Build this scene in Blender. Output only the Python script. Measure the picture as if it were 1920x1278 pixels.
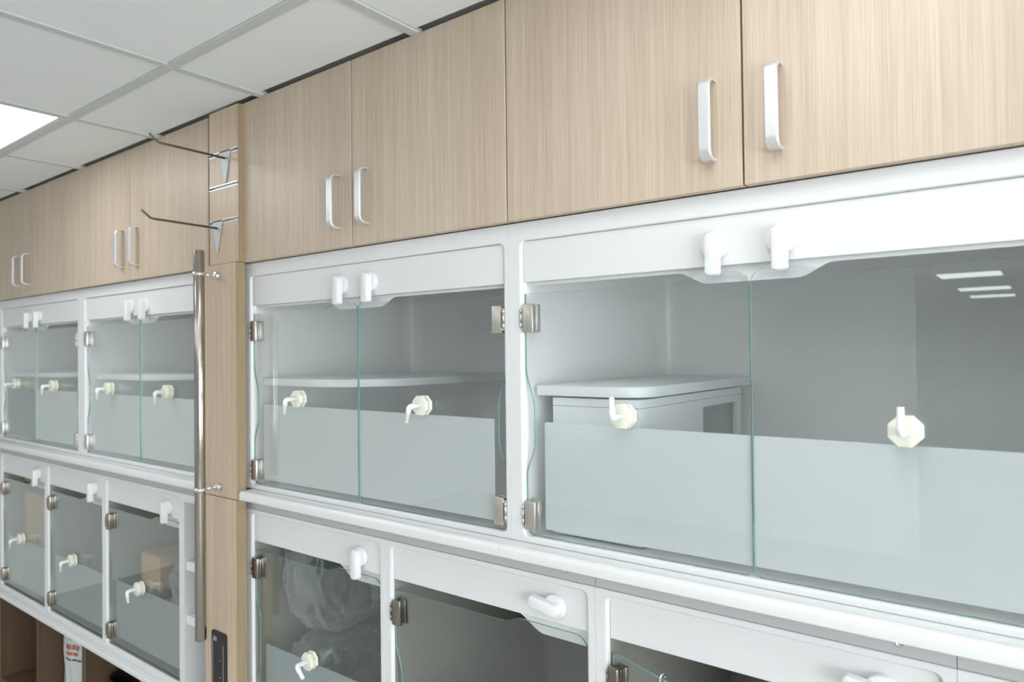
import bpy, bmesh, math, random
from mathutils import Vector, Matrix
random.seed(7)
S = bpy.context.scene
for o in list(bpy.data.objects): bpy.data.objects.remove(o)
COL = S.collection
PI = math.pi

# ------------------------------------------------------------------ camera
def make_camera():
    yaw, pitch, roll = 0.65363, 0.01439, -0.01159
    f = Vector((-math.sin(yaw)*math.cos(pitch), math.cos(yaw)*math.cos(pitch), math.sin(pitch)))
    r = Vector((math.cos(yaw), math.sin(yaw), 0)); u = r.cross(f)
    r2 = r*math.cos(roll)+u*math.sin(roll); u2 = -r*math.sin(roll)+u*math.cos(roll)
    cam = bpy.data.cameras.new('camera'); co = bpy.data.objects.new('camera', cam); COL.objects.link(co)
    m = Matrix((r2, u2, -f)).transposed().to_4x4(); m.translation = Vector((0, -1.1057, 1.9858))
    co.matrix_world = m
    cam.sensor_width = 36.0; cam.lens = 1305.99/1920*36.0
    cam.clip_start = 0.02; cam.clip_end = 60
    cam.dof.use_dof = True; cam.dof.focus_distance = 1.45; cam.dof.aperture_fstop = 4.5
    S.camera = co
make_camera()

# ------------------------------------------------------------------ world, exposure, light strengths
w = bpy.data.worlds.new('world'); S.world = w; w.use_nodes = True
w.node_tree.nodes['Background'].inputs[0].default_value = (0.8, 0.88, 1.0, 1)
w.node_tree.nodes['Background'].inputs[1].default_value = 0.3
S.view_settings.view_transform = 'Standard'; S.view_settings.look = 'None'
S.view_settings.gamma = 1.0; S.view_settings.use_curve_mapping = False
S.view_settings.exposure = 0.74
FILL_WINDOW = 7.0  # emission of the added fill window on the right
PANEL = 3.5      # emission of the ceiling LED panels

# ------------------------------------------------------------------ materials
def newmat(name):
    m = bpy.data.materials.new(name); m.use_nodes = True
    nt = m.node_tree; return m, nt, nt.nodes['Principled BSDF']
def pbr(name, col, rough=.5, metal=0., spec=.5, coat=0., bump=0., bscale=200, var=0., vscale=3):
    m, nt, b = newmat(name)
    b.inputs['Base Color'].default_value = (*col, 1); b.inputs['Roughness'].default_value = rough
    b.inputs['Metallic'].default_value = metal; b.inputs['Specular IOR Level'].default_value = spec
    b.inputs['Coat Weight'].default_value = coat; b.inputs['Coat Roughness'].default_value = .12
    tc = nt.nodes.new('ShaderNodeTexCoord')
    if bump:
        n = nt.nodes.new('ShaderNodeTexNoise'); n.inputs['Scale'].default_value = bscale; n.inputs['Detail'].default_value = 4
        nt.links.new(tc.outputs['Object'], n.inputs['Vector'])
        bp = nt.nodes.new('ShaderNodeBump'); bp.inputs['Strength'].default_value = bump; bp.inputs['Distance'].default_value = .002
        nt.links.new(n.outputs['Fac'], bp.inputs['Height']); nt.links.new(bp.outputs['Normal'], b.inputs['Normal'])
    if var:
        n = nt.nodes.new('ShaderNodeTexNoise'); n.inputs['Scale'].default_value = vscale; n.inputs['Detail'].default_value = 5
        nt.links.new(tc.outputs['Object'], n.inputs['Vector'])
        mx = nt.nodes.new('ShaderNodeMix'); mx.data_type = 'RGBA'
        mx.inputs[6].default_value = (*[c*(1-var) for c in col], 1); mx.inputs[7].default_value = (*[min(1, c*(1+var)) for c in col], 1)
        nt.links.new(n.outputs['Fac'], mx.inputs[0]); nt.links.new(mx.outputs[2], b.inputs['Base Color'])
    return m
def wood(name, dark, light, rough=.38, seed=0., sheen=.5):
    m, nt, b = newmat(name); L = nt.links
    tc = nt.nodes.new('ShaderNodeTexCoord')
    def noise(sx, sy, sz, detail, dist=0.):
        mp = nt.nodes.new('ShaderNodeMapping'); mp.inputs['Scale'].default_value = (sx, sy, sz)
        mp.inputs['Location'].default_value = (seed, seed*2, seed*.7)
        n = nt.nodes.new('ShaderNodeTexNoise'); n.inputs['Scale'].default_value = 1; n.inputs['Detail'].default_value = detail
        n.inputs['Distortion'].default_value = dist; n.inputs['Roughness'].default_value = .6
        L.new(tc.outputs['Object'], mp.inputs['Vector']); L.new(mp.outputs['Vector'], n.inputs['Vector']); return n
    fine = noise(420, 420, 5, 3); med = noise(70, 70, 1.6, 4, .4); broad = noise(6, 6, .7, 2)
    a = nt.nodes.new('ShaderNodeMath'); a.operation = 'MULTIPLY_ADD'; a.inputs[1].default_value = .5
    L.new(fine.outputs['Fac'], a.inputs[0])
    a2 = nt.nodes.new('ShaderNodeMath'); a2.operation = 'MULTIPLY'; a2.inputs[1].default_value = .38; L.new(med.outputs['Fac'], a2.inputs[0]); L.new(a2.outputs[0], a.inputs[2])
    a3 = nt.nodes.new('ShaderNodeMath'); a3.operation = 'MULTIPLY_ADD'; a3.inputs[1].default_value = .2; L.new(broad.outputs['Fac'], a3.inputs[0]); L.new(a.outputs[0], a3.inputs[2])
    cr = nt.nodes.new('ShaderNodeValToRGB'); cr.color_ramp.elements[0].position = .38; cr.color_ramp.elements[1].position = .68
    cr.color_ramp.elements[0].color = (*dark, 1); cr.color_ramp.elements[1].color = (*light, 1)
    L.new(a3.outputs[0], cr.inputs['Fac']); L.new(cr.outputs['Color'], b.inputs['Base Color'])
    b.inputs['Roughness'].default_value = rough; b.inputs['Specular IOR Level'].default_value = sheen
    bp = nt.nodes.new('ShaderNodeBump'); bp.inputs['Strength'].default_value = .12; bp.inputs['Distance'].default_value = .001
    L.new(fine.outputs['Fac'], bp.inputs['Height']); L.new(bp.outputs['Normal'], b.inputs['Normal'])
    return m
def emit(name, col, s):
    m, nt, b = newmat(name); b.inputs['Base Color'].default_value = (0, 0, 0, 1)
    b.inputs['Emission Color'].default_value = (*col, 1); b.inputs['Emission Strength'].default_value = s; return m
def glass(name, tint, refl=1.0):
    m, nt, b = newmat(name); nt.nodes.remove(b); L = nt.links
    out = nt.nodes['Material Output']; mix = nt.nodes.new('ShaderNodeMixShader')
    fr = nt.nodes.new('ShaderNodeFresnel'); fr.inputs['IOR'].default_value = 1.5
    mu = nt.nodes.new('ShaderNodeMath'); mu.operation = 'MULTIPLY'; mu.inputs[1].default_value = refl
    t = nt.nodes.new('ShaderNodeBsdfTransparent'); t.inputs['Color'].default_value = (*[math.sqrt(c) for c in tint], 1)
    g = nt.nodes.new('ShaderNodeBsdfGlossy'); g.inputs['Roughness'].default_value = .012; g.inputs['Color'].default_value = (.95, 1, .98, 1)
    ge = nt.nodes.new('ShaderNodeNewGeometry'); io = nt.nodes.new('ShaderNodeMapRange'); io.inputs[3].default_value = 1.5; io.inputs[4].default_value = 1/1.5
    L.new(ge.outputs['Backfacing'], io.inputs[0]); L.new(io.outputs[0], fr.inputs['IOR'])
    L.new(fr.outputs[0], mu.inputs[0]); L.new(mu.outputs[0], mix.inputs['Fac']); L.new(t.outputs[0], mix.inputs[1]); L.new(g.outputs[0], mix.inputs[2])
    L.new(mix.outputs[0], out.inputs['Surface']); return m
def frosted(name, col, clear):
    m, nt, b = newmat(name); nt.nodes.remove(b); L = nt.links; out = nt.nodes['Material Output']
    d = nt.nodes.new('ShaderNodeBsdfDiffuse'); d.inputs['Color'].default_value = (*col, 1)
    t = nt.nodes.new('ShaderNodeBsdfTranslucent'); t.inputs['Color'].default_value = (*col, 1)
    r = nt.nodes.new('ShaderNodeBsdfRefraction'); r.inputs['IOR'].default_value = 1.05; r.inputs['Roughness'].default_value = .55; r.inputs['Color'].default_value = (.92, .97, .96, 1)
    m1 = nt.nodes.new('ShaderNodeMixShader'); m1.inputs['Fac'].default_value = .45
    m2 = nt.nodes.new('ShaderNodeMixShader'); m2.inputs['Fac'].default_value = clear
    L.new(d.outputs[0], m1.inputs[1]); L.new(t.outputs[0], m1.inputs[2]); L.new(m1.outputs[0], m2.inputs[1]); L.new(r.outputs[0], m2.inputs[2])
    L.new(m2.outputs[0], out.inputs['Surface']); return m
def plastic_wrap(name):
    m, nt, b = newmat(name); nt.nodes.remove(b); L = nt.links; out = nt.nodes['Material Output']
    t = nt.nodes.new('ShaderNodeBsdfTransparent'); t.inputs['Color'].default_value = (.86, .9, .91, 1)
    g = nt.nodes.new('ShaderNodeBsdfGlossy'); g.inputs['Roughness'].default_value = .18
    d = nt.nodes.new('ShaderNodeBsdfDiffuse'); d.inputs['Color'].default_value = (.75, .82, .86, 1)
    lw = nt.nodes.new('ShaderNodeLayerWeight'); lw.inputs['Blend'].default_value = .35
    m1 = nt.nodes.new('ShaderNodeMixShader'); m1.inputs['Fac'].default_value = .45
    m2 = nt.nodes.new('ShaderNodeMixShader')
    L.new(d.outputs[0], m1.inputs[1]); L.new(g.outputs[0], m1.inputs[2]); L.new(lw.outputs['Facing'], m2.inputs['Fac'])
    L.new(t.outputs[0], m2.inputs[1]); L.new(m1.outputs[0], m2.inputs[2]); L.new(m2.outputs[0], out.inputs['Surface']); return m

M = {}
M['oak'] = wood('oak_laminate', (.43, .34, .245), (.63, .53, .42))
M['oak2'] = wood('oak_laminate_pillar', (.45, .335, .225), (.64, .515, .39), seed=3.3)
M['oak_edge'] = wood('oak_laminate_edge', (.30, .22, .125), (.38, .295, .18), seed=1.7)
M['oak_in'] = wood('oak_cubby_shaded', (.078, .048, .027), (.13, .084, .048), seed=5.1, rough=.5)  # oak with the cubbies' steep shadow put into the colour
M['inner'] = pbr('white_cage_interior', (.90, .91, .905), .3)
M['white'] = pbr('white_moulded_plastic', (.725, .74, .75), .32, bump=.02, bscale=60)
M['white2'] = pbr('white_board', (.725, .74, .745), .38)
M['ledge'] = pbr('white_polished_ledge', (.78, .79, .795), .2, coat=.2)
M['rail'] = pbr('grey_white_rail', (.47, .495, .49), .4)
M['latch'] = pbr('white_latch_plastic', (.79, .80, .81), .28)
M['port'] = pbr('cream_port_plastic', (.80, .80, .70), .4)
M['port_in'] = pbr('yellowed_port_neck', (.72, .74, .56), .45)
M['spout'] = pbr('clear_white_spout', (.84, .89, .90), .25)
M['alu'] = pbr('brushed_aluminium', (.80, .80, .81), .36, metal=.75)
M['steel'] = pbr('polished_steel', (.40, .37, .335), .14, metal=1)
M['nickel_shaded'] = pbr('shaded_nickel_hinge', (.33, .295, .26), .28, metal=1)  # same nickel, with the darker floor reflection put into its colour
M['chrome'] = pbr('chrome', (.75, .75, .75), .08, metal=1)
M['nickel'] = pbr('satin_nickel_hinge', (.63, .61, .57), .36, metal=1)
M['darkmetal'] = pbr('dark_hinge_core', (.12, .11, .10), .4, metal=.6)
M['hook'] = pbr('dark_steel_hook', (.20, .18, .16), .3, metal=.9)
M['plate'] = pbr('light_steel_plate', (.50, .53, .55), .5, metal=.5)
M['glass'] = glass('clear_glass', (.955, .975, .974), 1.45)
M['gedge'] = pbr('green_glass_edge', (.20, .42, .36), .08, spec=.9)
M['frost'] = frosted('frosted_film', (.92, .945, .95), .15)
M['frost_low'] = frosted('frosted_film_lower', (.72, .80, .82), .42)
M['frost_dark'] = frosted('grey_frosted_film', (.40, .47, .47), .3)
M['oak_deep_shade'] = wood('oak_cubby_back_shaded', (.045, .027, .016), (.085, .053, .032), seed=7.1, rough=.6)  # darker copy of the cubby oak, painting in the light falloff
M['black'] = pbr('black_gloss', (.012, .011, .011), .12)
M['blackm'] = pbr('black_matt', (.02, .02, .02), .5)
M['grey_led'] = pbr('grey_indicator', (.25, .25, .28), .3)
M['led'] = emit('warm_led', (1, .9, .7), 2.0)
M['tile'] = pbr('ceiling_tile', (.86, .895, .895), .85, bump=.06, bscale=500)
M['tbar'] = pbr('ceiling_grid_bar', (.60, .63, .625), .5)
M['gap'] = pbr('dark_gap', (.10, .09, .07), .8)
M['panel'] = emit('led_panel', (.97, .985, 1.0), PANEL)
M['wall'] = pbr('painted_wall', (.82, .83, .82), .7, bump=.03, bscale=300)
M['floor'] = pbr('vinyl_floor', (.54, .52, .49), .35, var=.08, vscale=8)
M['box'] = pbr('white_hide_box', (.82, .85, .85), .35)
M['card'] = pbr('cardboard', (.50, .33, .19), .8, var=.08, vscale=20)
M['cardtape'] = pbr('grey_tape_band', (.10, .09, .085), .35)
M['wrap'] = plastic_wrap('plastic_wrap')
M['blue'] = pbr('blue_grey_plastic', (.16, .22, .33), .4)
M['olive'] = pbr('pale_olive_card', (.42, .42, .30), .6)
M['bag'] = pbr('white_food_bag', (.62, .66, .67), .38, bump=.25, bscale=25)
M['red'] = pbr('red_print', (.50, .13, .10), .5)
M['ink'] = pbr('black_print', (.05, .05, .06), .5)
M['fur'] = pbr('brown_print', (.27, .19, .17), .5, var=.5, vscale=40)
M['dark'] = pbr('dark_rubber', (.03, .027, .025), .35)
M['brownbox'] = pbr('dark_brown_carton', (.12, .085, .065), .6)
M['fill_daylight'] = emit('fill_window_glow', (.93, .97, 1.0), FILL_WINDOW)
M['lower'] = pbr('shaded_white_interior', (.30, .295, .265), .4)  # white interior with its deep shade put into the colour

# ------------------------------------------------------------------ mesh helpers (world coordinates)
def quadbox(bm, x0, x1, y0, y1, z0, z1, mi=0):
    v = [bm.verts.new(p) for p in ((x0,y0,z0),(x1,y0,z0),(x1,y1,z0),(x0,y1,z0),(x0,y0,z1),(x1,y0,z1),(x1,y1,z1),(x0,y1,z1))]
    fs = [bm.faces.new([v[i] for i in q]) for q in ((0,3,2,1),(4,5,6,7),(0,1,5,4),(1,2,6,5),(2,3,7,6),(3,0,4,7))]
    for f in fs: f.material_index = mi
    return v, fs
def box(x0, x1, y0, y1, z0, z1, bev=0., seg=2, bm=None):
    b = bmesh.new(); quadbox(b, x0, x1, y0, y1, z0, z1)
    if bev: bmesh.ops.bevel(b, geom=b.edges[:], offset=bev, segments=seg, profile=.5, affect='EDGES')
    if bm is None: return b
    tmp = bpy.data.meshes.new('t'); b.to_mesh(tmp); b.free(); bm.from_mesh(tmp); bpy.data.meshes.remove(tmp); return bm
def prism(pts, y0, y1, bm=None, side_mat=0, bev=0.):
    """outline in x-z, extruded along y; side_mat = material slot of the rim"""
    bm = bm or bmesh.new(); n = len(pts)
    a = [bm.verts.new((p[0], y0, p[1])) for p in pts]; b = [bm.verts.new((p[0], y1, p[1])) for p in pts]
    f1 = bm.faces.new(a); f2 = bm.faces.new(b[::-1])
    for i in range(n):
        f = bm.faces.new((a[i], b[i], b[(i+1) % n], a[(i+1) % n])); f.material_index = side_mat
    bmesh.ops.recalc_face_normals(bm, faces=bm.faces[:])
    if bev:
        ed = [e for e in bm.edges if abs(e.verts[0].co.y-y0) < 1e-6 and abs(e.verts[1].co.y-y0) < 1e-6]
        bmesh.ops.bevel(bm, geom=ed, offset=bev, segments=2, profile=.5, affect='EDGES')
    return bm
def tube(bm, pts, r, seg=12, cap=True):
    pts = [Vector(p) for p in pts]; rings = []
    rs = r if isinstance(r, (list, tuple)) else [r]*len(pts)
    up = None
    for i, p in enumerate(pts):
        d = (pts[min(i+1, len(pts)-1)]-pts[max(i-1, 0)]).normalized()
        if up is None:
            up = d.orthogonal().normalized()
        else: up = (up-d*up.dot(d)).normalized()
        s = d.cross(up)
        rings.append([bm.verts.new(p+rs[i]*(up*math.cos(2*PI*k/seg)+s*math.sin(2*PI*k/seg))) for k in range(seg)])
    for a, b in zip(rings, rings[1:]):
        for k in range(seg):
            f = bm.faces.new((a[k], a[(k+1) % seg], b[(k+1) % seg], b[k])); f.smooth = True
    if cap: bm.faces.new(rings[0][::-1]); bm.faces.new(rings[-1])
    return bm
def disc_y(bm, cx, cz, prof, seg=24, rot=0., smooth=True):
    """lathe about the y axis: prof = [(radius, y)...]"""
    rings = []
    for r, y in prof:
        rings.append([bm.verts.new((cx+r*math.cos(rot+2*PI*k/seg), y, cz+r*math.sin(rot+2*PI*k/seg))) for k in range(seg)])
    for a, b in zip(rings, rings[1:]):
        for k in range(seg):
            f = bm.faces.new((a[k], a[(k+1) % seg], b[(k+1) % seg], b[k])); f.smooth = smooth
    bm.faces.new(rings[0]); bm.faces.new(rings[-1][::-1])
    bmesh.ops.recalc_face_normals(bm, faces=bm.faces[:]); return bm
def rrect(x0, x1, z0, z1, r, seg=5):
    pts = []
    for cx, cz, a0 in ((x1-r, z1-r, 0), (x0+r, z1-r, 90), (x0+r, z0+r, 180), (x1-r, z0+r, 270)):
        for k in range(seg+1):
            a = math.radians(a0+90*k/seg); pts.append((cx+r*math.cos(a), cz+r*math.sin(a)))
    return pts
def wpos(o):
    p = Vector((0, 0, 0))
    while o: p += o.location; o = o.parent
    return p
def obj(name, bm, mats, parent=None, origin=None, smooth=None):
    me = bpy.data.meshes.new(name); org = Vector(origin) if origin else (wpos(parent) if parent else Vector((0, 0, 0)))
    bmesh.ops.translate(bm, verts=bm.verts[:], vec=-org)
    if smooth: 
        for f in bm.faces: f.smooth = True
    bm.to_mesh(me); bm.free()
    o = bpy.data.objects.new(name, me); COL.objects.link(o)
    for m in (mats if isinstance(mats, (list, tuple)) else [mats]): me.materials.append(M[m])
    o.location = org-(wpos(parent) if parent else Vector((0, 0, 0)))
    if parent: o.parent = parent
    if smooth == 'auto':
        try: me.set_sharp_from_angle(angle=math.radians(35))
        except Exception: pass
    return o
def thing(name, label, cat, loc, group=None):
    o = bpy.data.objects.new(name, None); o.empty_display_size = .05; COL.objects.link(o); o.location = loc
    o['label'] = label; o['category'] = cat
    if group: o['group'] = group
    return o
def tag(o, label, cat, group=None):
    o['label'] = label; o['category'] = cat
    if group: o['group'] = group
    return o
def struct(o): o['kind'] = 'structure'; return o
def copy_part(o, parent, delta):
    c = o.copy(); COL.objects.link(c); c.parent = parent; c.location = o.location+Vector(delta); return c

# ------------------------------------------------------------------ room
ZC = 2.70
RX0, RX1, RY0, RY1 = -6.6, 3.4, -6.3, 0.74
struct(obj('floor', box(RX0-.1, RX1+.1, -13.6, RY1+.1, -.1, 0), 'floor'))
struct(obj('wall_back', box(RX0, RX1, RY1, RY1+.1, 0, 2.9), 'wall'))
struct(obj('wall_left', box(RX0-.1, RX0, RY0, RY1+.1, 0, 2.9), 'wall'))
bm = box(RX1, RX1+.1, RY0, -3.9, 0, 2.9); box(RX1, RX1+.1, -.7, RY1+.1, 0, 2.9, bm=bm); box(RX1, RX1+.1, -3.9, -.7, 0, .85, bm=bm); box(RX1, RX1+.1, -3.9, -.7, 2.45, 2.9, bm=bm)
struct(obj('wall_right', bm, 'wall'))
wn = struct(obj('fill_window', box(RX1+.06, RX1+.07, -3.9, -.7, .85, 2.45), 'fill_daylight'))  # unseen glowing pane, added as fill light from the right
bm = bmesh.new()
for y in (-3.9, -2.85, -1.8, -.75): quadbox(bm, RX1+.02, RX1+.058, y, y+.05, .85, 2.45)
for z in (.85, 2.40): quadbox(bm, RX1+.021, RX1+.057, -3.9, -.7, z, z+.05)
obj('fill_window_frame', bm, 'white2', wn)
# far wall with a wide doorway; the room beyond shows as a reflection in the glass
bm = box(RX0-.1, -1.02, RY0-.12, RY0, 0, 2.9); box(1.35, RX1+.1, RY0-.12, RY0, 0, 2.9, bm=bm); box(-1.02, 1.35, RY0-.12, RY0, 2.66, 2.9, bm=bm)
struct(obj('wall_front', bm, 'wall'))
bm = box(-1.06, -.96, RY0+.0, RY0+.03, 0, 2.68, .004); box(1.29, 1.39, RY0+.0, RY0+.03, 0, 2.68, .004, bm=bm)
struct(obj('trim_1', bm, 'white2'))
bm = box(-2.4, -2.3, -13.6, RY0-.12, 0, 2.9); box(2.3, 2.4, -13.6, RY0-.12, 0, 2.9, bm=bm); box(-2.4, 2.4, -13.6, -13.5, 0, 2.9, bm=bm)
struct(obj('wall_corridor', bm, 'wall'))

XT = -1.113          # grid line (bars across) repeats every 0.6 m from here
YB = -0.252          # grid line (bars along the wall)
xg = [XT+.6*k for k in range(-9, 8)]; yg = [YB-.6*k for k in range(0, 11)]
# tile index i covers XT+.6*i .. +.6, j covers YB-.6*j-.6 .. YB-.6*j
LIGHTS = [(-3, 0), (1, 0), (5, 0), (1, 2), (-3, 2)]+[(i, j) for j in (4, 6) for i in (-7, -5, -3, -1, 1, 3, 5)]  # rows behind the first are extra panels added for front fill
ceil = struct(obj('ceiling', box(RX0-.1, RX1+.1, RY0-.1, RY1+.1, ZC+.03, ZC+.12), 'tile'))
tile_me = None
def tile_mesh(w, d):
    b = bmesh.new(); t = .006
    pts0 = [(-w/2, -d/2), (w/2, -d/2), (w/2, d/2), (-w/2, d/2)]
    top = [b.verts.new((x, y, .012)) for x, y in pts0]; mid = [b.verts.new((x, y, .004)) for x, y in pts0]
    bot = [b.verts.new((x*(1-2*t/w), y*(1-2*t/d), 0.0)) for x, y in pts0]
    b.faces.new(top)
    for A, B in ((top, mid), (mid, bot)):
        for k in range(4): b.faces.new((A[k], B[k], B[(k+1) % 4], A[(k+1) % 4]))
    b.faces.new(bot[::-1]); bmesh.ops.recalc_face_normals(b, faces=b.faces[:])
    me = bpy.data.meshes.new('ceiling_tile'); b.to_mesh(me); b.free(); me.materials.append(M['tile']); return me
full = tile_mesh(.582, .582); strip = tile_mesh(.582, .236)
for i in range(-9, 8):
    for j in range(-1, 10):
        if (i, j) in LIGHTS: continue
        cx = XT+.6*i+.3; cy = YB-.6*j-.3 if j >= 0 else YB+.127
        if cx > RX1-.2 or cx < RX0+.2 : continue
        t = bpy.data.objects.new('ceiling_tile', full if j >= 0 else strip); COL.objects.link(t); t.parent = ceil
        t.location = (cx, cy, ZC+.0035)
for x in xg:
    if RX0 < x < RX1: obj('grid_bar', box(x-.012, x+.012, RY0, .012, ZC-.001, ZC+.012), 'tbar', ceil)
for y in yg:
    if y > RY0: obj('grid_bar', box(RX0, RX1, y-.012, y+.012, ZC-.0015, ZC+.0115), 'tbar', ceil)
def ceiling_light(cx, cy, z, label, wx=.596, wy=.596):
    t = thing('ceiling_light', label, 'light', (cx, cy, z), 'square ceiling light panels')
    bm = bmesh.new()
    for a in ((-wx/2, wx/2, -wy/2, -wy/2+.012), (-wx/2, wx/2, wy/2-.012, wy/2), (-wx/2, -wx/2+.012, -wy/2+.012, wy/2-.012), (wx/2-.012, wx/2, -wy/2+.012, wy/2-.012)):
        quadbox(bm, cx+a[0], cx+a[1], cy+a[2], cy+a[3], z, z+.012)
    obj('light_frame', bm, 'white2', t)
    obj('diffuser', box(cx-wx/2+.012, cx+wx/2-.012, cy-wy/2+.012, cy+wy/2-.012, z+.001, z+.010), 'panel', t)
    return t
ORD = ['nearest', 'second', 'third', 'fourth', 'fifth', 'sixth', 'seventh']
rows = sorted({j for i, j in LIGHTS})
for n, (i, j) in enumerate(LIGHTS):
    row = sorted([a for a, b in LIGHTS if b == j], reverse=True)
    lab = 'unseen square light panel %s to the added right window, in the %s row from the cage wall' % (ORD[row.index(i)], ['first', 'second', 'third', 'fourth'][rows.index(j)])
    if n == 0: lab = 'glowing square light panel in the tiled ceiling above the far left cabinets'
    ceiling_light(XT+.6*i+.3, YB-.6*j-.3, ZC+.001, lab, .572, .572)
struct(obj('ceiling_corridor', box(-2.4, 2.4, -13.6, RY0-.12, ZC+.01, ZC+.1), 'tile'))
for y, nm in ((-7.2, 'top and longest'), (-9.35, 'middle'), (-11.0, 'lowest and shortest')):
    ceiling_light(.9, y, ZC-.003, 'added corridor fill panel outside the mirrored view, beside the '+nm.split()[0]+' mirrored one', .56, .6)  # added to brighten the corridor, not among the mirrored panels
    ceiling_light(-.595, y, ZC-.003, 'corridor ceiling panel mirrored as the '+nm+' bright streak in the right glass', .56, .6)

# ------------------------------------------------------------------ wall cabinets with doors
def strap_handle(x, zc, parent, yf=0.0):
    """flat strap bow handle, 20 mm wide, 136 mm long, standing 30 mm off the door"""
    L, P, T, W, R = .136, .030, .005, .0205, .016
    path = [(0.0, -L/2+.0025)]
    def arc(cy, cz, a0, a1, n=6): return [(cy+R*math.cos(math.radians(a0+(a1-a0)*k/n)), cz+R*math.sin(math.radians(a0+(a1-a0)*k/n))) for k in range(n+1)]
    lo = arc(-P+R+.0025, -L/2+R+.0025, 270, 180); hi = arc(-P+R+.0025, L/2-R-.0025, 180, 90)
    path = [(0.0, -L/2+.0025)]+lo+hi+[(0.0, L/2-.0025)]
    bm = bmesh.new(); n = len(path); rings = []
    for i, (y, z) in enumerate(path):
        a = Vector(path[max(i-1, 0)]); b = Vector(path[min(i+1, n-1)]); d = (b-a).normalized(); nn = Vector((-d.y, d.x))
        prof = [(-W/2+.002, T/2), (-W/2, T/2-.002), (-W/2, -T/2), (W/2, -T/2), (W/2, T/2-.002), (W/2-.002, T/2)]
        rings.append([bm.verts.new((x+px, yf+y+nn.x*pt, zc+z+nn.y*pt)) for px, pt in prof])
    for A, B in zip(rings, rings[1:]):
        for k in range(6): bm.faces.new((A[k], A[(k+1) % 6], B[(k+1) % 6], B[k]))
    bm.faces.new(rings[0][::-1]); bm.faces.new(rings[-1]); bmesh.ops.recalc_face_normals(bm, faces=bm.faces[:])
    h = obj('handle', bm, 'alu', parent, smooth='auto'); h['label'] = 'satin aluminium strap bow handle'
    return h
def wall_cabinet(xs, label, z0=2.246, z1=2.699, handles=True):
    x0, xm, x1 = xs
    t = thing('wall_cabinet', label, 'cabinet', ((x0+x1)/2, .02, z0), 'oak wall cabinets under the ceiling')
    bm = box(x0, x1, .0195, .60, z0+.001, z0+.018); box(x0, x1, .0195, .6, z1-.016, z1, bm=bm)
    box(x0, x0+.018, .0195, .6, z0+.018, z1-.016, bm=bm); box(x1-.018, x1, .0195, .6, z0+.018, z1-.016, bm=bm)
    box(x0+.018, x1-.018, .59, .6, z0+.018, z1-.016, bm=bm)
    obj('carcass', bm, 'oak_edge', t)
    for k, (a, b) in enumerate(((x0, xm), (xm, x1))):
        d = obj('door', box(a+.0016, b-.0016, 0, .0185, z0, z1, .0008, 1), ['oak'], t, origin=(a, 0, z0))
        hx = xm-.053 if k == 0 else xm+.053
        strap_handle(hx, 2.3585, d)
    return t
wall_cabinet((-.856, -.378, .098), 'pale oak two-door wall cabinet at the right, brightest and largest in view')
wall_cabinet((-1.803, -1.332, -.856), 'pale oak two-door wall cabinet between the slotted panel and the largest cabinet')
wall_cabinet((-2.93, -2.506, -1.99), 'oak two-door wall cabinet just left of the slotted hook panel')
wall_cabinet((-4.06, -3.497, -2.93), 'darker oak two-door wall cabinet at the far left edge')
wall_cabinet((.098, .574, 1.05), 'oak two-door wall cabinet right of the largest cabinet')
# dark shadow filler between door tops and the ceiling
obj_f = struct(obj('shadow_filler', box(-4.06, 1.05, .03, .05, ZC-.001, ZC+.003), 'gap'))

# ------------------------------------------------------------------ glass-door cages
def sstep(t): return t*t*(3-2*t)
def scurve(xa, za, xb, zb, n=10): return [(xa+(xb-xa)*k/n, za+(zb-za)*sstep(k/n)) for k in range(n+1)]
def shell(x0, x1, z0, z1, ox0, ox1, oz0, oz1, depth, name, parent, inner='inner'):
    bm = bmesh.new(); secs = []; r = .012
    secs.append((rrect(x0, x1, z0, z1, .0015), depth+.03, 0)); secs.append((rrect(x0, x1, z0, z1, .0015), .0215, 0))
    secs.append((rrect(x0+.0008, x1-.0008, z0+.0008, z1-.0008, .0015), .020, 0))
    secs.append((rrect(ox0-.006, ox1+.006, oz0-.004, oz1+.002, r+.004), .020, 0))
    secs.append((rrect(ox0-.002, ox1+.002, oz0-.001, oz1+.0005, r), .0222, 0))
    secs.append((rrect(ox0, ox1, oz0, oz1, r), .028, 1)); 
    D = depth; R = .055; dr = .006
    secs.append((rrect(ox0+dr*.1, ox1-dr*.1, oz0, oz1, r+.006), .08, 1))
    secs.append((rrect(ox0+dr, ox1-dr, oz0+.004, oz1, .03), D-R, 1))
    for k in range(1, 6):
        a = PI/2*k/5; ins = R*(1-math.cos(a)); y = D-R+R*math.sin(a)
        secs.append((rrect(ox0+dr+ins, ox1-dr-ins, oz0+.004+ins, oz1-ins, .03), y, 1))
    rings = [[bm.verts.new((p[0], y, p[1])) for p in pts] for pts, y, _ in secs]
    n = len(rings[0])
    for s, (A, B) in enumerate(zip(rings, rings[1:])):
        for k in range(n):
            f = bm.faces.new((A[k], A[(k+1) % n], B[(k+1) % n], B[k])); f.material_index = 1 if s >= 5 else 0; f.smooth = s >= 3
    f = bm.faces.new(rings[-1]); f.material_index = 1
    bm.faces.new(rings[0][::-1])
    bmesh.ops.recalc_face_normals(bm, faces=bm.faces[:])
    return obj(name, bm, ['white', inner], parent)
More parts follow.
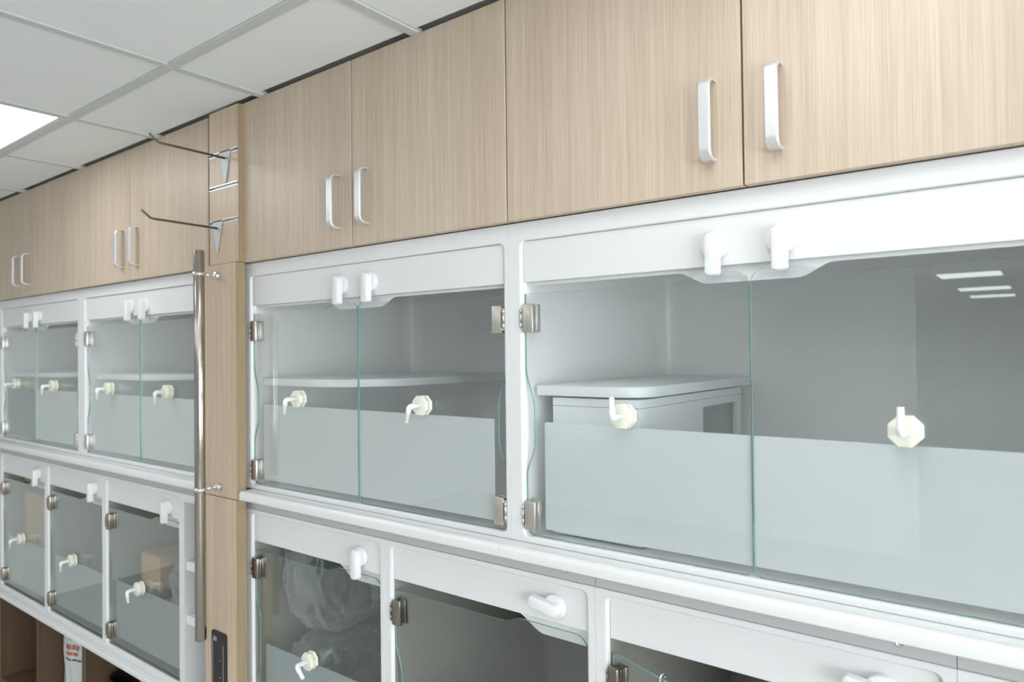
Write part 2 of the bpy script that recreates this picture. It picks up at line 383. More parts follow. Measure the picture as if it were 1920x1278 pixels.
def hinge(x, zc, side, door, mat='nickel'):
    """side=-1 hinge at the left edge of its pane, +1 at the right"""
    xa, xb = (x+.0015, x+.026) if side < 0 else (x-.026, x-.0015)
    bm = box(xa, xb, .0165, .0265, zc-.0285, zc+.0285, .0014)
    h = obj('hinge', bm, mat, door, smooth='auto')
    bm = box(xa+.001, xb+.0006 if side < 0 else xb, .037, .045, zc-.0285, zc+.0285, .002)
    box(xa+.004, xb-.003, .0262, .0374, zc-.025, zc+.025, .001, bm=bm)
    obj('clamp_plate', bm, mat, door, smooth='auto')
    bm = bmesh.new(); xb_ = x+side*.0035
    tube(bm, [(xb_, .0185, zc-.019), (xb_, .0185, zc-.007)], .0026); tube(bm, [(xb_, .0185, zc-.0066), (xb_, .0185, zc+.012)], .0026); tube(bm, [(xb_, .0185, zc+.0124), (xb_, .0185, zc+.019)], .0026)
    box(min(x, xb_)-.001, max(x, xb_)+.003, .020, .0235, zc-.023, zc+.023, .0008, bm=bm)
    obj('hinge_barrel', bm, mat, door)
def port(x, z, ang, door, s=1.0):
    """octagonal port screwed to the pane at y=.028 with a bent spout; ang = direction of the spout (deg, 0 = +x, 270 = down)"""
    bm = bmesh.new(); r = .0235*s
    disc_y(bm, x, z, [(r*.97, .0279), (r, .0265), (r, .0215), (r*.95, .0205)], 8, PI/8, False)
    o1 = obj('port_flange', bm, 'port', door)
    bm = bmesh.new(); disc_y(bm, x, z, [(r*.80, .0206), (r*.80, .0145)], 24); obj('port_neck', bm, 'port_in', door)
    bm = bmesh.new(); disc_y(bm, x, z, [(r*.98, .0150), (r, .0135), (r, .0075), (r*.93, .0060), (r*.6, .0052)], 8, PI/8, False)
    obj('port_cap', bm, 'port', door)
    a = math.radians(ang); dx, dz = math.cos(a), math.sin(a); bm = bmesh.new(); y1 = -.023
    pts = [(x, .0055, z), (x, y1+.006, z)]
    for k in range(1, 6):
        t = PI/2*k/5; pts.append((x+dx*.006*(1-math.cos(t)), y1+.006-.006*math.sin(t), z+dz*.006*(1-math.cos(t))))
    pts.append((x+dx*.015, y1, z+dz*.015)); pts.append((x+dx*.0155, y1, z+dz*.0155)); pts.append((x+dx*.037, y1, z+dz*.037))
    tube(bm, pts, [.0062]*(len(pts)-2)+[.0052, .0048]); obj('spout', bm, 'spout', door)
def glass_door(outline, y, hx, hz, side, film, hz_list, portpos, ang, parent, open_deg=0., fmat='frost'):
    bm = prism(outline, y, y+.0042, side_mat=1)
    d = obj('glass_door', bm, ['glass', 'gedge'], parent, origin=(hx, y-.008, hz))
    x0, x1, z0, z1 = film
    if x1 > x0:
        f = obj('frosted_film', prism(rrect(x0, x1, z0, z1, .003, 2), y+.0044, y+.0048), fmat, d)
    for z in hz_list: hinge(hx, z, side, d, 'nickel' if z > 1.6 else 'nickel_shaded')
    if portpos: port(portpos[0], portpos[1], ang, d)
    if open_deg: d.rotation_euler.z = math.radians(open_deg)
    return d
def latch(x, z, ang, parent):
    bm = bmesh.new(); disc_y(bm, x, z, [(.0235, .0268), (.0235, .018), (.0225, .0165), (.019, .016)], 32)
    l = obj('latch', bm, 'latch', parent, smooth='auto')
    # lever: rounded bar, one end on the pivot
    W, L, R = .0115, .057, .0105; pts = []
    for k in range(13): a = math.radians(0+180*k/12); pts.append((W*math.cos(a)*1.0, .010+.010*math.sin(a)))
    for k in range(9): a = math.radians(180+180*k/8); pts.append((W*math.cos(a), -L+W+W*.55*math.sin(a)))
    th = math.radians(ang-270); c, s = math.cos(th), math.sin(th)
    bm = prism([(x+p[0]*c-p[1]*s, z+p[0]*s+p[1]*c) for p in pts], .0005, .0164, bev=.004)
    obj('latch_lever', bm, 'latch', l, smooth='auto')
def wave(x, dx, z_lo, z_hi, dirn):
    """pane edge with a finger-wide wavy cut-out between z_lo and z_hi"""
    q = (z_hi-z_lo)
    a = scurve2 = [(x, z_hi)]
    pts = [(x+dx*sstep(k/8), z_hi-q*.34*k/8) for k in range(9)]+[(x+dx*(1-sstep(k/8)), z_lo+q*.34*(1-k/8)) for k in range(9)]
    return pts if dirn < 0 else pts[::-1]
def upper_cage(x0, x1, split, label, group, z0=1.603, z1=2.245, spouts=(270, 270), films=('frost', 'frost')):
    t = thing('kennel_cage', label, 'cage', ((x0+x1)/2, .02, z0), group)
    ox0, ox1, oz0, oz1 = x0+.034, x1-.034 if x1 > -1.0 and x1 < 0 else x1-.034, 1.6155, 2.207
    ox1 = x1-.015 if abs(x1+.870) < 1e-3 else ox1
    shell(x0, x1, z0, z1, ox0, ox1, oz0, oz1, .66, 'cage_body', t)
    obj('header_panel', box(ox0+.0005, ox1-.0005, .026, .036, 2.124, 2.2065, .001), 'white2', t)
    c = split
    pl = [(ox0+.0005, 2.13), (ox0+.0005, 2.1175)]+scurve(c-.128, 2.1175, c-.072, 2.0965)+scurve(c+.072, 2.0965, c+.128, 2.1175)+[(ox1-.0005, 2.1175), (ox1-.0005, 2.13)]
    obj('latch_plate', prism(pl, .038, .041), 'white2', t)
    zb, zt, zc = 1.6175, 2.1005, 2.1135
    for side in (-1, 1):
        e = ox0+.0015 if side < 0 else ox1-.0015; g = c-.0014 if side < 0 else c+.0014; s = side
        X = lambda d: e-s*d     # from the hinge edge inwards
        top = [(e, zt)] + [(p[0], p[1]) for p in scurve(c+s*.135, zt, c+s*.085, zc, 8)]
        cr = [(g+s*(.022-.022*math.sin(math.radians(a))), zc-.022+.022*math.cos(math.radians(a))) for a in range(0, 91, 15)]
        rt = [(g, zb+.012)]+[(g+s*(.012-.012*math.cos(math.radians(a))), zb+.012-.012*math.sin(math.radians(a))) for a in range(15, 91, 15)]
        bl = [(X(.014), zb), (X(.004), zb+.006), (e, zb+.018)]
        wv = [(X(.0195*sstep(k/8)), 1.735+.065*k/8) for k in range(9)]+[(X(.0195*(1-sstep(k/8))), 1.868+.085*k/8) for k in range(9)]
        outline = top+cr+rt+bl+wv
        if s > 0: outline = outline[::-1]
        f0, f1 = (e+.042, g-.0005) if s < 0 else (g+.0005, e-.034)
        mid = (e+g)/2
        glass_door(outline, .028, e, zb, side, (f0, f1, 1.632, 1.844), (2.051, 1.657), (mid, 1.866), spouts[0 if s < 0 else 1], t, 0., films[0 if s < 0 else 1])
    latch(c-.054, 2.158, 270, t); latch(c+.054, 2.158, 270, t)
    return t
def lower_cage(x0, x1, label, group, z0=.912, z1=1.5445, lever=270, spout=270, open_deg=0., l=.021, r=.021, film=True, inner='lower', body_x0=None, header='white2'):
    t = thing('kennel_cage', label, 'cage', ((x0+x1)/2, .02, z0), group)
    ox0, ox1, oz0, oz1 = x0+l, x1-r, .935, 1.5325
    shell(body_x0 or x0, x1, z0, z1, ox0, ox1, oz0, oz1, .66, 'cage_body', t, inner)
    obj('header_panel', box(ox0+.0005, ox1-.0005, .0275, .0375, 1.4545, 1.532, .001), header, t)
    xs = ox1-.18
    pl = [(ox0+.0005, 1.46), (ox0+.0005, 1.4515)]+scurve(xs, 1.4515, xs+.07, 1.4205)+[(ox1-.0005, 1.4205), (ox1-.0005, 1.46)]
    obj('latch_plate', prism(pl, .0395, .0425), 'white2', t)
    zb, zt, zc = .948, 1.4285, 1.4425; e = ox0+.0015; g = ox1-.002
    top = [(e, zt-.004), (e+.003, zt-.001), (e+.007, zt)]+scurve(xs-.03, zt, xs+.02, zc, 8)
    R = .03; cr = [(g-R+R*math.sin(math.radians(a)), zc-R+R*math.cos(math.radians(a))) for a in range(0, 91, 15)]
    bt = [(g, zb+.01), (g-.004, zb+.002), (g-.012, zb), (e+.014, zb), (e+.004, zb+.005), (e, zb+.016)]
    wv = [(e+.018*sstep(k/8), 1.055+.05*k/8) for k in range(9)]+[(e+.018*(1-sstep(k/8)), 1.235+.07*k/8) for k in range(9)]
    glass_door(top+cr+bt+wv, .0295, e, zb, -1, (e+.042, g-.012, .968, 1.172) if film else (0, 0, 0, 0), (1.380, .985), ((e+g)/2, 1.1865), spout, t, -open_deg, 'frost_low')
    latch(ox1-.072, 1.488, lever, t)
    return t

GU, GL = 'double-door glass cages of the upper row', 'single-door glass cages of the lower row'
upper_cage(-.870, .096, -.381, 'white double-door glass cage at the right, holding a shelf above a white box', GU, spouts=(92, 90))
upper_cage(-1.836, -.870, -1.349, 'white double-door glass cage right of the oak pillar, with a deep white shelf', GU, spouts=(262, 255))
upper_cage(-2.965, -2.03, -2.496, 'white double-door glass cage directly left of the long steel pull bar, upper row', GU, spouts=(268, 266))
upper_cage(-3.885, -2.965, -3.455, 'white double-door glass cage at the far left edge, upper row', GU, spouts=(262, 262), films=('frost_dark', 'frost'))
upper_cage(.096, 1.062, .579, 'white double-door glass cage right of the cage holding the white box', GU)
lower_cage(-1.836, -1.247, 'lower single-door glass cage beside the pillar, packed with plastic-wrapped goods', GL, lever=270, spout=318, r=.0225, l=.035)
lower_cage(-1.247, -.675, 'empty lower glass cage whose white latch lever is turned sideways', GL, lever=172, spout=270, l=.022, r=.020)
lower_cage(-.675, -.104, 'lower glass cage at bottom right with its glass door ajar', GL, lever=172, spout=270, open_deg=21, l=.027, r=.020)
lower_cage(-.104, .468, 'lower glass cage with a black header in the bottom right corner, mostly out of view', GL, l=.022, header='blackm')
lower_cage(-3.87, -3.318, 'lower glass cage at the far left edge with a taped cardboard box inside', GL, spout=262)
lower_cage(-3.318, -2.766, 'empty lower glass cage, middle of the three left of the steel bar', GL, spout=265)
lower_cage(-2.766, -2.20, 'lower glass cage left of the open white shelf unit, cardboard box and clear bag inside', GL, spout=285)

# ------------------------------------------------------------------ ledges and rails between the rows
def ledge(xa, xb, label):
    pr = [(.62, 1.602), (.62, 1.577), (-.008, 1.577)]
    pr = [(.62, 1.577), (.62, 1.6025)]+[(-.0105-.010*math.sin(math.radians(a)), 1.5925+.010*math.cos(math.radians(a))) for a in range(0, 91, 10)]+[(-.0205, 1.580), (-.0196, 1.5779), (-.0175, 1.577)]
    bm = bmesh.new(); A = [bm.verts.new((xa, p[0], p[1])) for p in pr]; B = [bm.verts.new((xb, p[0], p[1])) for p in pr]; n = len(pr)
    bm.faces.new(A); bm.faces.new(B[::-1])
    for k in range(n):
        f = bm.faces.new((A[k], B[k], B[(k+1) % n], A[(k+1) % n])); f.smooth = 1 <= k < n-2
    bmesh.ops.recalc_face_normals(bm, faces=bm.faces[:])
    return tag(obj('ledge', bm, 'ledge', None, origin=((xa+xb)/2, .3, 1.577), smooth='auto'), label, 'ledge', 'white ledges between the cage rows')
ledge(-1.800, -.8708, 'white rounded ledge under the cage beside the oak pillar')
ledge(-.8700, .096, 'white rounded ledge under the largest cage at the right')
ledge(.0966, 1.062, 'white rounded ledge beyond the right edge')
ledge(-3.885, -1.975, 'white rounded ledge on the left side, running behind the steel pull bar')
def rail(xa, xb, screws, label):
    t = thing('spacer_rail', label, 'rail', ((xa+xb)/2, .03, 1.545), 'grey white rails under the ledges')
    obj('rail_board', box(xa, xb, .023, .6, 1.5452, 1.5768), 'rail', t)
    for x in screws:
        bm = bmesh.new(); disc_y(bm, x, 1.5625, [(.0075, .0231), (.007, .0218), (.0045, .0216), (.004, .0228), (.002, .0228)], 20)
        obj('screw', bm, 'nickel', t)
rail(-1.8355, -.6755, (-1.335, -.742), 'grey strip under the ledge between the oak pillar and the second lower cage')
rail(-.6745, -.1045, (-.173,), 'grey strip under the ledge above the ajar glass door')
rail(-.1035, 1.06, (), 'grey strip under the ledge at the right edge')
rail(-3.87, -2.0, (-3.43, -2.83, -2.31), 'grey strip under the left ledge, dotted with small screws')

# ------------------------------------------------------------------ things inside the cages
def corner_shelf(x0, x1, yf, yb, z, r, parent_label, name='corner_shelf'):
    pts = [(x0+.058, yb), (x0+.020, yb-.016), (x0, yb-.056), (x0, yf+.004), (x0+.004, yf)]+[(x1-r+r*math.sin(math.radians(a)), yf+r-r*math.cos(math.radians(a))) for a in range(0, 91, 9)]+[(x1, yb)]
    bm = bmesh.new(); A = [bm.verts.new((p[0], p[1], z)) for p in pts]; B = [bm.verts.new((p[0], p[1], z+.021)) for p in pts]; n = len(pts)
    bm.faces.new(A); bm.faces.new(B[::-1])
    for k in range(n): bm.faces.new((A[k], B[k], B[(k+1) % n], A[(k+1) % n]))
    bmesh.ops.recalc_face_normals(bm, faces=bm.faces[:])
    bmesh.ops.bevel(bm, geom=[e for e in bm.edges if abs(e.verts[0].co.z-e.verts[1].co.z) < 1e-6], offset=.0025, segments=2, profile=.5, affect='EDGES')
    return tag(obj(name, bm, 'box', None, origin=((x0+x1)/2, yb, z), smooth='auto'), parent_label, 'shelf', 'white resting shelves inside the upper cages')
corner_shelf(-.8275, -.588, .052, .655, 1.895, .07, 'white shelf above the white box behind the right cage glass')
corner_shelf(-1.794, -1.36, .052, .655, 1.895, .22, 'long curved white shelf inside the cage right of the oak pillar')
corner_shelf(-2.923, -2.40, .06, .655, 1.895, .25, 'curved white shelf inside the cage left of the steel bar')
corner_shelf(-3.843, -3.33, .06, .655, 1.895, .12, 'white shelf inside the far left upper cage')
# hide box under the right shelf: side walls, lid, window in its right side
t = thing('hide_box', 'white square box with a side window under the right cage shelf', 'box', (-.70, .3, 1.62))
X0, X1, Y0, Y1, Z0, Z1 = -.792, -.598, .062, .60, 1.6205, 1.875
bm = box(X0, X0+.01, Y0, Y1, Z0, Z1); box(X0+.01, X1, Y1-.01, Y1, Z0, Z1, bm=bm); box(X0+.01, X1-.01, Y0, Y0+.01, Z0, Z1, bm=bm)
wy0, wy1, wz0, wz1 = .36, .57, 1.70, 1.858
box(X1-.01, X1, Y0, wy0, Z0, Z1, bm=bm); box(X1-.01, X1, wy1, Y1-.01, Z0, Z1, bm=bm); box(X1-.01, X1, wy0, wy1, Z0, wz0, bm=bm); box(X1-.01, X1, wy0, wy1, wz1, Z1, bm=bm)
obj('box_body', bm, 'box', t)
obj('box_lid', box(X0-.0005, X1+.0005, Y0-.0005, Y1, Z1+.0006, Z1+.0165, .001), 'box', t)

def carton(x0, x1, y0, y1, z0, z1, label, mat='card', tape=None, rot=0.):
    cx, cy = (x0+x1)/2, (y0+y1)/2
    t = thing('carton', label, 'box', (cx, cy, z0))
    bm = box(x0, x1, y0, y1, z0, z1, .002, 1); obj('carton_body', bm, mat, t)
    bm = box(x0+.004, x1-.004, y0+.004, cy-.0015, z1+.0003, z1+.0035); box(x0+.004, x1-.004, cy+.0015, y1-.004, z1+.0003, z1+.0035, bm=bm); obj('flap', bm, mat, t)
    if tape:
        a, b = tape; bm = bmesh.new(); e = .0012
        for q in ((x0-e, x1+e, y0-e, y0-.0002), (x0-e, x1+e, y1+.0002, y1+e), (x0-e, x0-.0002, y0-.0002, y1+.0002), (x1+.0002, x1+e, y0-.0002, y1+.0002)): quadbox(bm, *q, a, b)
        obj('tape_band', bm, 'cardtape', t)
    t.rotation_euler.z = rot; return t
FL = .941
carton(-3.81, -3.48, .10, .5, FL, 1.47, 'tall brown carton with a dark tape band in the far left lower cage', tape=(1.36, 1.405))
carton(-2.65, -2.51, .10, .36, FL, 1.262, 'small brown cardboard box behind the glass left of the shelf unit', tape=(1.115, 1.150))
carton(-2.64, -2.28, .38, .62, 1.25, 1.45, 'dark carton resting above the small brown cardboard box', mat='brownbox') if False else None
carton(-1.512, -1.31, .26, .60, FL, 1.39, 'dark brown carton at the back of the plastic-filled lower cage', mat='brownbox')
from mathutils import noise
def crumpled_bag(cx, cy, z0, w, d, h, label, seed, name='plastic_bag', group=None):
    bm = bmesh.new(); bmesh.ops.create_icosphere(bm, subdivisions=5, radius=1)
    for v in bm.verts:
        x, y, z = v.co
        sx = math.copysign(abs(x)**.55, x); sy = math.copysign(abs(y)**.55, y); sz = math.copysign(abs(z)**.6, z)
        p = Vector((x, y, z))*1.7+Vector((seed*3.1, seed, -seed))
        k = 1-.20*abs(noise.noise(p))-.16*abs(noise.noise(p*2.3))-.09*abs(noise.noise(p*5.1))-.03*abs(noise.noise(p*11))
        v.co = (cx+sx*w/2*k, cy+sy*d/2*k, z0+h/2+sz*h/2*k)
    zmin = min(v.co.z for v in bm.verts)
    for v in bm.verts: v.co.z += z0-zmin
    return tag(obj(name, bm, 'wrap', None, origin=(cx, cy, z0), smooth=True), label, 'bag', group)
crumpled_bag(-1.655, .22, FL+.001, .27, .30, .25, 'crumpled clear plastic bag at the bottom of the cage beside the pillar', 3)
crumpled_bag(-1.66, .20, FL+.254, .26, .27, .31, 'crumpled clear plastic bag on top of another in the cage beside the pillar', 11)
crumpled_bag(-2.36, .24, FL+.001, .22, .34, .38, 'clear plastic bag on the right inside the lower cage by the shelf unit', 8)
# wrapped blue thing within the plastic in the lower cage
t = thing('wrapped_tray', 'blue and grey tray standing among the plastic bags beside the pillar', 'tray', (-1.62, .46, FL))
obj('tray_body', box(-1.74, -1.56, .40, .56, FL, 1.36, .012, 3), 'blue', t); obj('tray_band', box(-1.73, -1.57, .392, .399, 1.20, 1.26, .002), 'white2', t)
# small items on the floor of the far left upper cage
for k, (x, y, w_, d_, h_, m_, lb) in enumerate(((-3.72, .05, .05, .03, .022, 'box', 'small white jar lid at the far left of the upper cage floor'), (-3.61, .055, .04, .03, .024, 'olive', 'small pale olive packet on the far left upper cage floor'), (-3.53, .05, .035, .03, .018, 'blackm', 'small dark block on the far left upper cage floor'), (-3.42, .06, .05, .04, .016, 'box', 'flat white packet near the middle of the far left cage floor'), (-3.19, .075, .13, .06, .018, 'blue', 'flat blue-grey case on the cage floor at the far left'), (-3.07, .085, .09, .06, .014, 'olive', 'flat olive card case right of the blue-grey case'))):
    o = obj('floor_item', box(x-w_/2, x+w_/2, y, y+d_, 1.6205, 1.6205+h_, .003), m_, None, origin=(x, y, 1.6205)); tag(o, lb, 'packet')

# S-shaped wire hook hung on the ajar glass door
th = math.radians(21); hx, hy = -.6465, .0215
def dp(s, off): return (hx+s*math.cos(th)+off*math.sin(th)*1, hy+.011-s*math.sin(th)+off*math.cos(th))
bm = bmesh.new(); s0 = .132; pts = []
for k in range(13):
    a = math.radians(-10+200*k/12); px, py = dp(s0, .0062*math.cos(a)); pts.append((px, py, 1.4305+.0065*math.sin(a)))
px, py = dp(s0, -.0075); pts.append((px, py, 1.40)); 
for k in range(1, 9):
    a = math.radians(180*k/8); px, py = dp(s0, -.0075-.009*(1-math.cos(a))); pts.append((px, py, 1.385-.010*math.sin(a)))
tube(bm, pts, .0018, 8)
tag(obj('wire_hook', bm, 'chrome', None, origin=(dp(s0, 0)[0], dp(s0, 0)[1], 1.37)), 'small chrome wire hook hanging over the top edge of the ajar glass door', 'hook')

# ------------------------------------------------------------------ oak pillar with slotted panel, pull bar and lock
PX0, PX1 = -1.973, -1.803
t = thing('slotted_panel', 'upright oak panel with three metal slots, above the pillar', 'panel', (-1.875, .0, 2.247))
bm = bmesh.new(); SL = (2.567, 2.4705, 2.370); a = -1.951; prev = 2.2475
for z in sorted(SL)+[None]:
    top = z-.006 if z else 2.6945
    box(a, PX1+.003, -.018, -.002, prev, top, bm=bm); prev = (z+.006) if z else None
box(a, PX1+.003, -.002, .03, 2.2475, 2.6945, bm=bm)
for v in bm.verts:
    pass
o = obj('panel_board', bm, 'oak2', t)
obj('panel_edge', box(PX1+.0031, PX1+.0045, -.018, .019, 2.2475, 2.6945), 'oak_edge', t)
for z in SL:
    bm = bmesh.new()
    for zz0, zz1, y0 in ((z-.0058, z-.0034, -.0192), (z+.0034, z+.0058, -.0192)): quadbox(bm, a, PX1+.002, y0, -.0023, zz0, zz1)
    quadbox(bm, a, PX1+.002, -.0045, -.0023, z-.0034, z+.0034)
    obj('slot_insert', bm, 'alu', t)
def slat_hook(x, z, label):
    t = thing('slot_hook', label, 'hook', (x, -.02, z-.03), 'steel display hooks in the slotted panel')
    bm = prism([(x-.027, z+.004), (x+.027, z+.004), (x+.004, z-.088), (x-.004, z-.088)], -.0225, -.0195)
    quadbox(bm, x-.026, x+.026, -.0225, -.006, z+.0005, z+.0035)
    obj('hook_plate', bm, 'plate', t)
    bm = bmesh.new(); tube(bm, [(x, -.0225, z-.018), (x, -.205, z-.016), (x, -.212, z-.0145), (x, -.232, z+.001), (x, -.236, z+.004)], .0032, 10); obj('hook_rod', bm, 'hook', t)
    bm = bmesh.new(); bmesh.ops.create_uvsphere(bm, u_segments=12, v_segments=8, radius=.0046, matrix=Matrix.Translation((x, -.237, z+.005))); obj('hook_tip', bm, 'plate', t, smooth=True)
slat_hook(-1.862, 2.567, 'steel display hook in the top slot of the oak panel')
slat_hook(-1.905, 2.370, 'steel display hook in the lowest slot of the oak panel')

t = thing('oak_pillar', 'light oak pillar between the two cage banks, with steel pull bar and black lock', 'pillar', (-1.888, 0, 0))
obj('upper_board', box(PX0, PX1-.002, -.024, .004, 1.5775, 2.2455, .001, 1), 'oak2', t)
obj('lower_board', box(PX0-.001, PX1-.003, -.026, .004, .002, 1.5760, .001, 1), 'oak2', t)
bm = bmesh.new(); tube(bm, [(-1.886, -.087, 1.190), (-1.886, -.087, 1.192), (-1.886, -.087, 2.276), (-1.886, -.087, 2.279)], [.0135, .0148, .0148, .0135], 32)
obj('side_shade_strip', box(PX1-.0019, PX1-.0004, -.024, .0038, 1.5775, 2.2455), 'oak_edge', t); obj('side_shade_strip', box(PX1-.0029, PX1-.0014, -.026, .0038, .002, 1.5760), 'oak_edge', t); obj('core_board', box(PX0, -1.8372, .0042, .05, .002, 2.2455), 'oak_edge', t)  # thin dark strips paint the shade on the pillar's right side
pb = obj('pull_bar', bm, 'steel', t); pb['label'] = 'long vertical polished steel pull bar'
for z in (2.212, 1.608):
    bm = bmesh.new(); tube(bm, [(-1.886, -.087, z-.006), (-1.886, -.087, z-.004), (-1.886, -.087, z+.004), (-1.886, -.087, z+.006)], [.0155, .0185, .0185, .0155], 32); obj('collar', bm, 'chrome', pb)
    bm = bmesh.new(); tube(bm, [(-1.886, -.072, z), (-1.886, -.036, z)], .0035, 12); obj('standoff', bm, 'chrome', pb)
    bm = bmesh.new(); disc_y(bm, -1.886, z, [(.004, -.044), (.010, -.041), (.0125, -.035), (.0125, -.029), (.010, -.0245)], 20); obj('mount_nut', bm, 'chrome', pb, smooth='auto')
lk = obj('lock_plate', prism(rrect(-1.934, -1.855, .90, 1.192, .010), -.0300, -.0262, bev=.0012), 'black', t); lk['label'] = 'black upright electronic lock plate'
bm = box(-1.927, -1.9245, -.0309, -.0301, .905, 1.166); box(-1.8715, -1.869, -.0309, -.0301, .905, 1.158, bm=bm); obj('lock_groove', bm, 'grey_led', lk)
obj('lock_indicator', box(-1.922, -1.903, -.0312, -.0301, 1.163, 1.176, .0006), 'grey_led', lk)
for z in (1.113, 1.064, 1.015):
    bm = bmesh.new(); disc_y(bm, -1.886, z, [(.0017, -.0301), (.0015, -.0316), (.0007, -.032)], 12); obj('lock_screw', bm, 'chrome', lk)

# ------------------------------------------------------------------ open white shelf unit left of the pillar
t = thing('shelf_unit', 'open white shelf unit squeezed between the lower cages and the pillar', 'shelf', (-2.09, .02, .912))
obj('side_panel', box(-2.199, -2.183, .02, .55, .912, 1.5445), 'white', t); obj('side_panel', box(-1.992, -1.976, .052, .55, .912, 1.5445), 'white', t)
obj('back_panel', box(-2.183, -1.992, .54, .55, .912, 1.5445), 'white', t)
obj('top_panel', box(-2.183, -1.992, .02, .54, 1.520, 1.5445), 'white', t); obj('bottom_panel', box(-2.183, -1.992, .02, .54, .912, .93), 'white', t)
for z in (1.302, 1.132):
    obj('shelf_board', box(-2.1825, -1.9925, .026, .54, z, z+.028, .002), 'ledge', t)
# ------------------------------------------------------------------ base ledge under the left lower cages
tag(obj('base_ledge', box(-3.885, -2.0, -.004, .62, .893, .9115, .004, 3), 'ledge', None, origin=(-2.9, .3, .893)), 'white slab under the three left lower cages, above the oak cubbies', 'ledge')
tag(obj('base_ledge', box(-1.80, .47, -.004, .62, .893, .9115, .004, 3), 'ledge', None, origin=(-.7, .3, .893)), 'white slab under the lower cages right of the pillar, below the view', 'ledge')

# ------------------------------------------------------------------ oak cubbies
def cubby(xa, xb, label, n=2, zb=.49, zt=.8925):
    t = thing('cubby_unit', label, 'shelf', ((xa+xb)/2, .2, 0), 'oak open cubbies under the cages')
    w_ = (xb-xa)/n
    obj('top_panel', box(xa, xb, .03, .5, zt-.018, zt-.0005), 'oak_deep_shade', t)
    obj('back_panel', box(xa, xb, .49, .5, .0, zt-.018), 'oak_deep_shade', t)
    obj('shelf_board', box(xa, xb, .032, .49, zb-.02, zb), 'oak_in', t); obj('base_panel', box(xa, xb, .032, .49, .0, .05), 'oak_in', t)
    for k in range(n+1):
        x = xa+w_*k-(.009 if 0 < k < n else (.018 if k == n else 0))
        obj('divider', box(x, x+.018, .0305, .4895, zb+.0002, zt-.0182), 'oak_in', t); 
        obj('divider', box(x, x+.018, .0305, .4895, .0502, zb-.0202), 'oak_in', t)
cubby(-3.917, -2.973, 'shade-darkened oak open cubbies at bottom left, nearest the frame edge')
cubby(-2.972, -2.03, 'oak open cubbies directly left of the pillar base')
tag(obj('counter_slab', box(-6.0, -3.80, -.30, .0, .455, .485, .004), 'ledge', None, origin=(-4.9, -.15, .455)), 'white counter corner peeking in at the bottom left', 'counter') if False else None
# food bag
t = thing('food_bag', 'white pet food bag with red print in the second oak cubby', 'bag', (-3.27, .12, .49))
def bag_pt(u, v):   # u,v in -1..1 ; front bulge
    return .0
bm = bmesh.new(); NU, NV = 24, 28; BX0, BX1, BZ0, BZ1 = -3.385, -3.155, .4905, .868
grid = {}
def bshape(u, v):
    wtop = 1-.30*max(0, (v-.72)/.28)**2
    x = (BX0+BX1)/2+(u*(BX1-BX0)/2)*wtop+.004*math.sin(9*v+2*u)
    bulge = .055*(1-abs(u)**2.6)*(1-max(0, (v-.55)/.45)**2*.9)*(min(1, v/.08+.4))
    z = BZ0+(BZ1-BZ0)*v
    return x, bulge+.003*math.sin(14*u+8*v)*(1-u*u), z
fr = [[None]*(NU+1) for _ in range(NV+1)]; bk = [[None]*(NU+1) for _ in range(NV+1)]
for j in range(NV+1):
    for i in range(NU+1):
        u = -1+2*i/NU; v = j/NV; x, b_, z = bshape(u, v)
        fr[j][i] = bm.verts.new((x, .13-b_, z)); bk[j][i] = bm.verts.new((x, .132+b_*.9, z)) 
for g, fl in ((fr, 0), (bk, 1)):
    for j in range(NV):
        for i in range(NU):
            q = (g[j][i], g[j][i+1], g[j+1][i+1], g[j+1][i]); f = bm.faces.new(q if not fl else q[::-1]); f.smooth = True
for j in range(NV): 
    bm.faces.new((fr[j][0], fr[j+1][0], bk[j+1][0], bk[j][0])); bm.faces.new((fr[j][NU], bk[j][NU], bk[j+1][NU], fr[j+1][NU]))
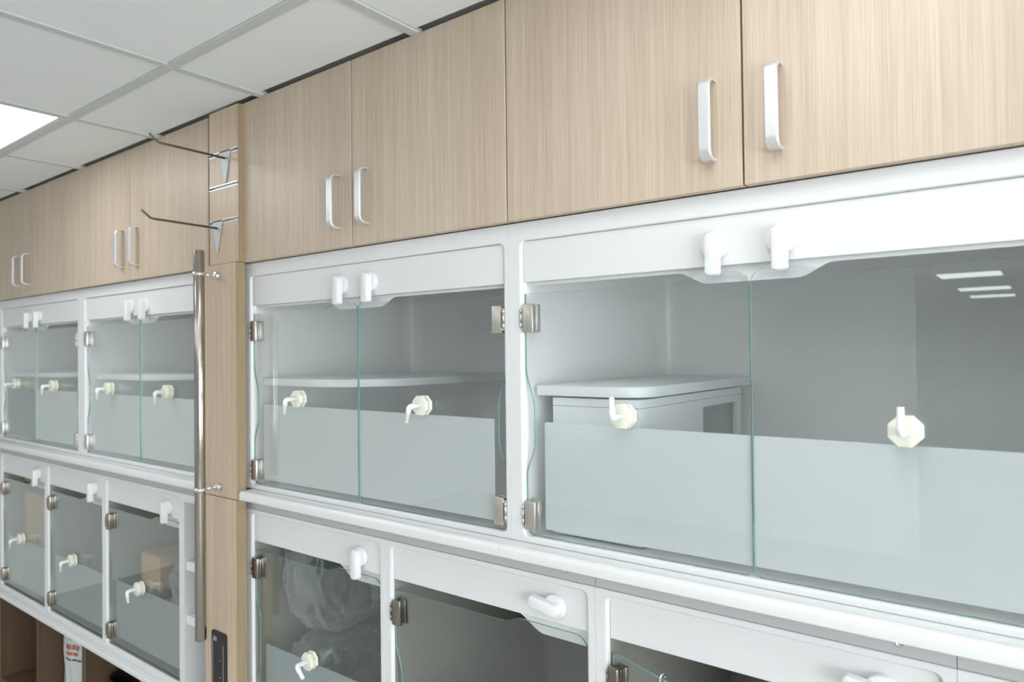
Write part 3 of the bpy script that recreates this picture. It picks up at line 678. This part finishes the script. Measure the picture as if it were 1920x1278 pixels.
for i in range(NU): bm.faces.new((fr[0][i], bk[0][i], bk[0][i+1], fr[0][i+1])); bm.faces.new((fr[NV][i], fr[NV][i+1], bk[NV][i+1], bk[NV][i]))
bmesh.ops.recalc_face_normals(bm, faces=bm.faces[:]); obj('bag_body', bm, 'bag', t)
def decal(pieces, name, mat):
    bm = bmesh.new()
    for (u0, u1, v0, v1) in pieces:
        n = 8
        P = [[None]*(n+1) for _ in range(n+1)]
        for j in range(n+1):
            for i in range(n+1):
                x, b_, z = bshape(u0+(u1-u0)*i/n, v0+(v1-v0)*j/n); P[j][i] = bm.verts.new((x, .13-b_-.003, z))
        for j in range(n):
            for i in range(n): bm.faces.new((P[j][i], P[j][i+1], P[j+1][i+1], P[j+1][i]))
    return obj(name, bm, mat, t)
decal([(-.50, -.38, .66, .71), (-.34, -.20, .66, .71), (-.16, -.04, .66, .71), (0, .13, .655, .705), (-.46, -.30, .60, .635), (-.26, -.12, .60, .635), (-.08, .1, .595, .63)], 'red_print', 'red')
decal([(-.5, -.32, .545, .562), (-.28, -.14, .543, .56), (-.10, .08, .54, .558), (.12, .30, .538, .556)], 'black_print', 'ink')
decal([(-.6, -.25, .80, .90), (-.4, -.05, .76, .80), (.05, .45, .82, .95), (.0, .35, .76, .81)], 'picture_print', 'fur')
t.rotation_euler.z = math.radians(24); t.location.y += .04; t.location.x -= .035
# dark bowl in the third cubby
t2 = bmesh.new(); rings = []
prof = [(.0, .0), (.07, .0), (.08, .03), (.086, .09), (.090, .25), (.085, .252), (.081, .09), (.07, .03), (.0, .02)]
seg = 28
R_ = [[t2.verts.new((-2.86+max(r, .0005)*math.cos(2*PI*k/seg), .17+max(r, .0005)*math.sin(2*PI*k/seg), .491+z)) for k in range(seg)] for r, z in prof]
for A, B in zip(R_, R_[1:]):
    for k in range(seg): f = t2.faces.new((A[k], A[(k+1) % seg], B[(k+1) % seg], B[k])); f.smooth = True
bmesh.ops.recalc_face_normals(t2, faces=t2.faces[:])
tag(obj('dark_bucket', t2, 'dark', None, origin=(-2.86, .17, .491)), 'dark round bucket in the third oak cubby', 'bucket')
